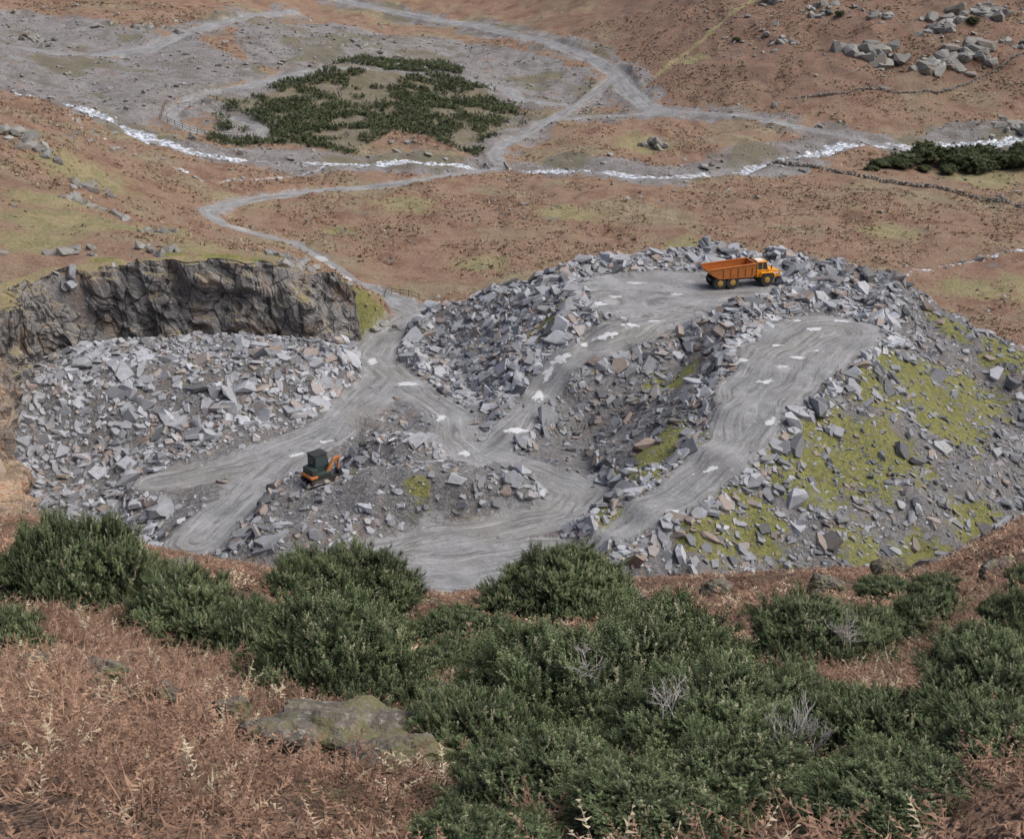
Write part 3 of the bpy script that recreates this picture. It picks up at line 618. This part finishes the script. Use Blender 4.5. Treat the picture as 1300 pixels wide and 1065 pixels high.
for q,(tx,ty,s) in enumerate([(80,306,.8),(86,308,1.0),(91,311,1.2),(96,309,.9),(101,307,1.2),(107,309,1.0),(112,310,1.2),(84,304,.6),(94,304,.6),(118,308,1.2),(104,313,1.1),(99,312,1.0),(124,312,1.2),(77,303,.45),(89,305,.5),(110,305,.7),(121,385,.5),(60,390,.3),(88,395,.4)]):
    e=bpy.data.objects.new("evergreen_tree",None);bpy.context.collection.objects.link(e);e.location=(tx,ty,H(tx,ty))
    V=[];F=[];tube(V,F,Vector((0,0,-.3)),Vector((.1,0,1.6)),.28,.16,8);tube(V,F,Vector((.1,0,1.6)),Vector((.5,.2,2.8)),.16,.07,6);tube(V,F,Vector((.1,0,1.4)),Vector((-.8,.1,2.4)),.12,.05,6)
    tr=mesh_np("trunk",np.array([v[:] for v in V]),np.array(F),MW,dict(col=np.zeros(len(V)),hue=np.zeros(len(V))));tr.parent=e
    cr=bpy.data.objects.new("crown",TVs[q%2]);bpy.context.collection.objects.link(cr);cr.parent=e;cr.location=(0,0,.5);cr.rotation_euler=(0,0,random.uniform(0,6))
    e.scale=(s*1.1,s,s*random.uniform(.6,1.1))
# ------------------------------------------------------------------ foreground boulders
def boulder(loc,sx,sy,sz,seed):
    bm=bmesh.new();bmesh.ops.create_icosphere(bm,subdivisions=5,radius=1);v,f=bm_np(bm)
    nn=v.copy();m=np.abs(v).max(1,keepdims=True);v=v*(1-.3)+v/m*.3*.8
    d=.34*fbm(nn[:,0]*2+seed,nn[:,1]*2+nn[:,2]*1.7,1.1,4,seed)+.14*np.round(vn(nn[:,0]+nn[:,2]*.6,nn[:,1]*1.5,.5,seed+3)*2)/2
    v=v*(1+d[:,None])*np.array([sx,sy,sz])
    o=mesh_np("mossy_boulder",v,f,MBO,dict(col=np.full(len(v),.3),hue=np.zeros(len(v))));o.location=loc;o.rotation_euler=(-.25,random.uniform(-.15,.15),random.uniform(-.7,.7))
t=NT("boulder_lichen");n1=t.noise(3.5,5,.7);n2=t.noise(14,4,.7);n3=t.noise(3.2,5,.75)
cb=t.mix(t.mr(n1,.4,.62),(.11,.095,.08),(.22,.20,.17));cb=t.mix(t.mr(n2,.55,.68,0,.7),cb,(.38,.39,.34));cb=t.mix(t.mr(n3,.46,.58,0,.75),cb,(.13,.13,.045))
MBO=t.out(cb,.9,t.bump(n2,.9,.05))
for s,(bx,by,a,b,c,dz) in enumerate([(-1.3,9.1,.66,.6,.28,.12),(-.9,8.5,.4,.35,.16,.06),(-12.6,36.5,.7,.6,.6,.3),(-9,33.5,.7,.6,.55,.3),(6.7,20.3,.40,.3,.34,.45),(-2.3,9.9,.16,.14,.14,.1),(-3.6,10.8,.22,.18,.15,.1),(-1.9,8.9,.13,.1,.12,.08),(-11,31,.5,.4,.35,.2),(7.5,30,.5,.4,.35,.2),(4.2,45,.7,.6,.5,.2),(-7.5,27,.45,.4,.35,.2),(9.5,24.6,.4,.3,.3,.2),(-4.4,11.3,.15,.12,.12,.08),(5.6,15,.22,.2,.15,.1),(12,48,.8,.7,.6,.3),(18,60,.9,.8,.7,.3),(9,55,.7,.7,.6,.3),(-1.9,10.7,.15,.13,.12,.1),(-14,46,.7,.6,.5,.3),(-2.9,10.2,.13,.1,.1,.1)]):
    boulder((bx,by,H(bx,by)+dz),a,b,c,s*7+3)
# ------------------------------------------------------------------ dry stone wall, fences, bridge
def along(pl,step):
    out=[]
    for a,b in zip(pl[:-1],pl[1:]):
        a=Vector(a);b=Vector(b);L=(b-a).length;n=max(1,int(L/step))
        out+=[(a+(b-a)*i/n,math.atan2(b.y-a.y,b.x-a.x)) for i in range(n)]
    return out
for pl,lv in (([(55,305),(68,298),(79.6,291),(86.5,283),(92,278),(98,271),(125,258)],3),([(67,350),(80,348),(87,350),(95,349),(103,350),(117,360),(140,372)],2)):
    A=along(pl,.42);P=[]
    for p,a in A:
        if random.random()<.12: continue
        z=H(p.x,p.y);w=.35*math.sin(p.x*.4)
        for lev in range(lv): P.append((p.x+random.uniform(-.2,.2),p.y+w+random.uniform(-.2,.2),z+.05+.28*lev))
    P=np.array(P);n=len(P)
    scatter("dry_stone_wall",SL[14:],P,basis(rng.normal(0,.2,(n,3))+np.array([0,0,1.]),rng.uniform(0,6.28,n)),rng.uniform(.5,.85,n)[:,None]*np.array([[1,1,1.3]]),np.clip(rng.normal(.3,.2,n),0,1),rng.random(n),MRL)
MWOOD=flat("weathered_wood",(.16,.12,.09),.8)
def box(bm,c,s,rot=0):
    m=Matrix.Translation(c)@Matrix.Rotation(rot,4,'Z')@Matrix.Diagonal((s[0],s[1],s[2],1));bmesh.ops.create_cube(bm,size=1,matrix=m)
def bmobj(name,bm,mat,parent=None,bev=0):
    me=bpy.data.meshes.new(name);bm.to_mesh(me);bm.free();me.materials.append(mat);o=bpy.data.objects.new(name,me);bpy.context.collection.objects.link(o)
    if parent: o.parent=parent
    if bev:
        md=o.modifiers.new("bevel",'BEVEL');md.width=bev;md.segments=2
    return o
def fence(pl,step,h,t=.1):
    bm=bmesh.new();A=along(pl,step);pp=[(p.x,p.y,H(p.x,p.y)) for p,a in A]
    for p in pp: box(bm,(p[0],p[1],p[2]+h/2),(t,t,h+.2))
    for a,b in zip(pp[:-1],pp[1:]):
        for hh in (.45,.9):
            A_=Vector(a)+Vector((0,0,h*hh));B_=Vector(b)+Vector((0,0,h*hh));d=B_-A_
            if d.length>step*1.8: continue
            m=Matrix.Translation((A_+B_)/2)@d.to_track_quat('X','Z').to_matrix().to_4x4()@Matrix.Diagonal((d.length,.04,.07,1));bmesh.ops.create_cube(bm,size=1,matrix=m)
    bmobj("wooden_fence",bm,MWOOD)
fence([(-17.5,199),(-15,198),(-12,198.5)],1.2,.9)
fence([(-70,324),(-77,320),(-76,309),(-66,299.5),(-53,303.5)],2.4,1.1)
bm=bmesh.new();zb=H(-3.2,299)
for sx in (-2.0,2.0):
    for j in range(8): box(bm,(-3.2+sx-(j-3.5)*.1+random.uniform(-.04,.04),299+(j-3.5)*.8,zb+.05+random.uniform(0,.05)),(.3,.74,.5),.12)
bmobj("stone_bridge",bm,flat("bridge_stone",(.24,.235,.225),.85))
# ------------------------------------------------------------------ vehicles
YEL=flat("orange_paint",(.78,.33,.02),.4,0,.3,(.30,.15,.05));ORG=flat("worn_orange_body",(.50,.17,.035),.55,0,.7,(.22,.10,.055))
RUB=flat("tyre_rubber",(.035,.034,.033),.85,0,.5,(.16,.145,.13));GLS=flat("cab_glass",(.06,.085,.09),.08,0,.1);BLK=flat("black_steel",(.03,.03,.032),.5);WHT=flat("white_paint",(.75,.75,.73),.5);RIM=flat("wheel_rim",(.55,.33,.08),.5);GRN=flat("dark_green_paint",(.03,.052,.046),.45)
OR2=flat("orange_red_paint",(.55,.20,.06),.5,0,.7,(.18,.11,.07))
def prism(bm,prof,y0,y1):
    a=[bm.verts.new((x,y0,z)) for x,z in prof];b=[bm.verts.new((x,y1,z)) for x,z in prof];n=len(prof)
    bm.faces.new(a);bm.faces.new(b[::-1])
    for i in range(n): bm.faces.new((a[(i+1)%n],a[i],b[i],b[(i+1)%n]))
    bmesh.ops.recalc_face_normals(bm,faces=bm.faces[:])
def wheel(par,x,y,r,w,nm):
    bm=bmesh.new();m=Matrix.Translation((x,y,r))@Matrix.Rotation(math.pi/2,4,'X')
    bmesh.ops.create_cone(bm,cap_ends=True,segments=28,radius1=r,radius2=r,depth=w,matrix=m)
    for i in range(20):
        a=2*math.pi*i/20;mm=Matrix.Translation((x,y,r))@Matrix.Rotation(a,4,'Y')@Matrix.Translation((0,0,r))@Matrix.Diagonal((.1,w*.96,.07,1));bmesh.ops.create_cube(bm,size=1,matrix=mm)
    bmobj(nm,bm,RUB,par,.04)
    bm=bmesh.new()
    for s in (-1,1):
        m=Matrix.Translation((x,y+s*(w/2+.004),r))@Matrix.Rotation(math.pi/2,4,'X');bmesh.ops.create_cone(bm,cap_ends=True,segments=20,radius1=r*.5 if s<0 else r*.42,radius2=r*.42 if s<0 else r*.5,depth=.1,matrix=m)
        m=Matrix.Translation((x,y+s*(w/2+.07),r))@Matrix.Rotation(math.pi/2,4,'X');bmesh.ops.create_cone(bm,cap_ends=True,segments=12,radius1=r*.2,radius2=r*.2,depth=.1,matrix=m)
    bmobj(nm+"_rim",bm,RIM,par)
def dump_truck(loc,yaw):
    e=bpy.data.objects.new("dump_truck",None);bpy.context.collection.objects.link(e);e.location=loc;e.rotation_euler=(0,0,yaw)
    for i,x in enumerate((-3.4,-1.7,3.0)):
        for s in (-1,1): wheel(e,x,s*1.12,.82,.62,"wheel_%d%s"%(i+1,"r" if s<0 else "l"))
    bm=bmesh.new();prism(bm,[(-4.3,.85),(1.0,.85),(1.0,1.2),(-4.3,1.2)],-.5,.5);prism(bm,[(1.0,.8),(4.4,.7),(4.4,1.1),(1.0,1.15)],-.55,.55);bmobj("chassis",bm,BLK,e,.03)
    side=[(-4.9,2.35),(-4.6,1.95),(-3.6,1.38),(1.0,1.3),(1.35,1.7),(1.35,3.0),(.9,3.0),(-3.4,2.72),(-4.9,2.62)]
    bm=bmesh.new();prism(bm,side,-1.5,-1.38);prism(bm,side,1.38,1.5)
    prism(bm,[(-4.9,2.32),(-4.6,1.93),(-3.6,1.36),(1.0,1.28),(1.0,1.42),(-3.5,1.5),(-4.5,2.06),(-4.8,2.42)],-1.38,1.38)
    prism(bm,[(1.0,1.42),(1.35,1.7),(1.35,3.12),(1.2,3.12),(1.2,1.75),(.9,1.5)],-1.38,1.38)
    bmobj("tipper_body",bm,ORG,e,.03)
    bm=bmesh.new()
    for x in (-3.0,-2.0,-1.0,0,.9):
        for s in (-1,1): box(bm,(x,s*1.54,2.1),(.12,.1,1.1))
    for s in (-1,1):
        prism(bm,[(-4.9,2.60),(-3.4,2.70),(.9,2.98),(1.4,2.98),(1.4,3.12),(.9,3.12),(-3.4,2.84),(-4.9,2.74)],s*1.46-.12,s*1.46+.12)
    bmobj("body_ribs",bm,ORG,e,.015)
    bm=bmesh.new();prism(bm,[(1.7,1.1),(4.9,1.0),(5.0,1.55),(4.75,1.85),(3.2,2.1),(3.2,1.5),(1.7,1.5)],-1.0,1.0)
    for s in (-1,1): prism(bm,[(2.0,1.25),(2.2,1.78),(3.8,1.78),(4.2,1.1),(4.1,1.1),(3.7,1.68),(2.3,1.68),(2.1,1.25)],s*1.15-.33,s*1.15+.33)
    bmobj("bonnet",bm,YEL,e,.05)
    bm=bmesh.new();box(bm,(5.02,0,1.25),(.08,1.6,.5));box(bm,(4.95,0,.85),(.25,2.3,.35));bmobj("grille_bumper",bm,BLK,e,.02)
    bm=bmesh.new();prism(bm,[(1.75,1.5),(3.3,1.5),(3.3,2.05),(1.75,2.05)],-.95,.95);prism(bm,[(1.8,2.98),(3.05,2.98),(3.15,3.08),(1.75,3.08)],-.9,.9)
    for x in (1.82,2.5):
        for s in (-1,1): box(bm,(x,s*.82,2.5),(.1,.1,1.0))
    for s in (-1,1): prism(bm,[(3.22,2.05),(3.3,2.05),(3.07,2.98),(2.99,2.98)],s*.83-.05,s*.83+.05)
    bmobj("cab",bm,YEL,e,.03)
    bm=bmesh.new();prism(bm,[(1.86,2.05),(3.24,2.05),(3.02,2.975),(1.86,2.975)],-.8,.8);bmobj("cab_windows",bm,GLS,e)
    bm=bmesh.new();box(bm,(2.3,0,3.13),(.9,1.2,.1));box(bm,(4.2,-1.02,1.55),(.9,.03,.25));box(bm,(4.2,1.02,1.55),(.9,.03,.25));bmobj("white_panels",bm,WHT,e)
    bm=bmesh.new()
    for s in (-1,1): box(bm,(3.5,s*1.35,2.45),(.08,.25,.45));box(bm,(3.35,s*1.1,2.6),(.05,.5,.05))
    bmesh.ops.create_cone(bm,cap_ends=True,segments=10,radius1=.09,radius2=.09,depth=1.2,matrix=Matrix.Translation((1.6,-.85,2.5)))
    for k in range(3): box(bm,(2.0,-1.2,.55+k*.3),(.45,.25,.05))
    bmobj("mirrors_exhaust_steps",bm,BLK,e)
dump_truck((29.2,175,7.85),math.radians(15))
def excavator(loc,yaw,sc):
    e=bpy.data.objects.new("tracked_excavator",None);bpy.context.collection.objects.link(e);e.location=loc;e.rotation_euler=(0,0,yaw);e.scale=(sc,sc,sc)
    tr=[(-1.5,.35),(-1.25,.05),(1.25,.05),(1.5,.35),(1.45,.6),(1.2,.75),(-1.2,.75),(-1.45,.6)]
    bm=bmesh.new()
    for s in (-1,1):
        prism(bm,tr,s*.85-.24,s*.85+.24)
        for i in range(12): box(bm,(-1.3+i*.236,s*.85,.77),(.1,.5,.05));box(bm,(-1.3+i*.236,s*.85,.04),(.1,.5,.05))
    box(bm,(0,0,.5),(1.2,1.4,.35));bmobj("tracks",bm,RUB,e,.03)
    bm=bmesh.new();prism(bm,[(-.6,.85),(.95,.85),(.95,1.28),(-.6,1.3)],-1.0,1.0);prism(bm,[(-1.3,1.2),(-.62,1.2),(-.62,1.85),(-1.25,1.8)],-.95,.95);bmobj("slew_deck",bm,GRN,e,.04)
    bm=bmesh.new();prism(bm,[(-1.5,.85),(-.62,.85),(-.62,1.18),(-1.55,1.18)],-1.0,1.0);bmobj("counterweight",bm,OR2,e,.06)
    bm=bmesh.new();prism(bm,[(-.6,1.32),(1.0,1.28),(1.15,1.6),(.92,3.0),(-.6,3.05)],-.35,1.05)
    bmobj("cab",bm,GRN,e,.05)
    bm=bmesh.new();prism(bm,[(-.5,1.85),(.98,1.85),(.86,2.85),(-.5,2.88)],-.39,1.09);prism(bm,[(1.0,1.5),(1.17,1.62),(.95,2.85),(.88,2.85)],-.25,.95);box(bm,(-.61,.35,2.35),(.06,1.1,.9));bmobj("cab_windows",bm,GLS,e)
    bm=bmesh.new();box(bm,(.18,.35,3.08),(1.7,1.5,.08));bmobj("cab_roof",bm,BLK,e,.02)
    bm=bmesh.new();prism(bm,[(.5,1.2),(.9,1.15),(1.5,2.2),(2.2,2.4),(2.15,2.6),(1.35,2.5)],-.8,-.55);prism(bm,[(2.25,2.65),(2.05,2.55),(1.85,1.2),(2.05,1.15)],-.77,-.57);bmobj("boom_and_stick",bm,OR2,e,.03)
    bm=bmesh.new();prism(bm,[(1.75,1.25),(2.15,1.25),(2.35,.8),(2.1,.45),(1.6,.4),(1.45,.65),(1.9,.72)],-1.0,-.3);bmobj("bucket",bm,BLK,e,.02)
    bm=bmesh.new();bmesh.ops.create_cone(bm,cap_ends=True,segments=8,radius1=.06,radius2=.06,depth=1.0,matrix=Matrix.Translation((1.2,-.67,1.6))@Matrix.Rotation(math.radians(35),4,'Y'));bmobj("hydraulic_ram",bm,WHT,e)
ex,ey=-19.0,127.5
excavator((ex,ey,H(ex,ey)+.08),math.radians(40),.95)
# ------------------------------------------------------------------ camera, light
cam=bpy.data.cameras.new("camera");cam.lens=50;cam.clip_end=6000
co=bpy.data.objects.new("camera",cam);bpy.context.collection.objects.link(co)
co.location=(0,0,60);co.rotation_euler=(math.radians(90-22),0,0);bpy.context.scene.camera=co
w=bpy.data.worlds.new("World");bpy.context.scene.world=w;w.use_nodes=True
nt=w.node_tree;sk=nt.nodes.new("ShaderNodeTexSky");sk.sky_type='NISHITA';sk.sun_disc=False
EL=55;AZ=95
sk.sun_elevation=math.radians(EL);sk.sun_rotation=math.radians(AZ);sk.dust_density=5;sk.air_density=.6
nt.links.new(sk.outputs[0],nt.nodes["Background"].inputs[0]);nt.nodes["Background"].inputs[1].default_value=.15
l=bpy.data.lights.new("sun",'SUN');l.energy=2.0;l.angle=math.radians(55);l.color=(1,.965,.91)
lo=bpy.data.objects.new("sun",l);d=Vector((math.sin(math.radians(AZ))*math.cos(math.radians(EL)),math.cos(math.radians(AZ))*math.cos(math.radians(EL)),math.sin(math.radians(EL))))
lo.rotation_euler=d.to_track_quat('Z','Y').to_euler();bpy.context.collection.objects.link(lo);lo.location=(0,0,100)
vs=bpy.context.scene.view_settings;vs.view_transform='Standard';vs.look='None';vs.exposure=0
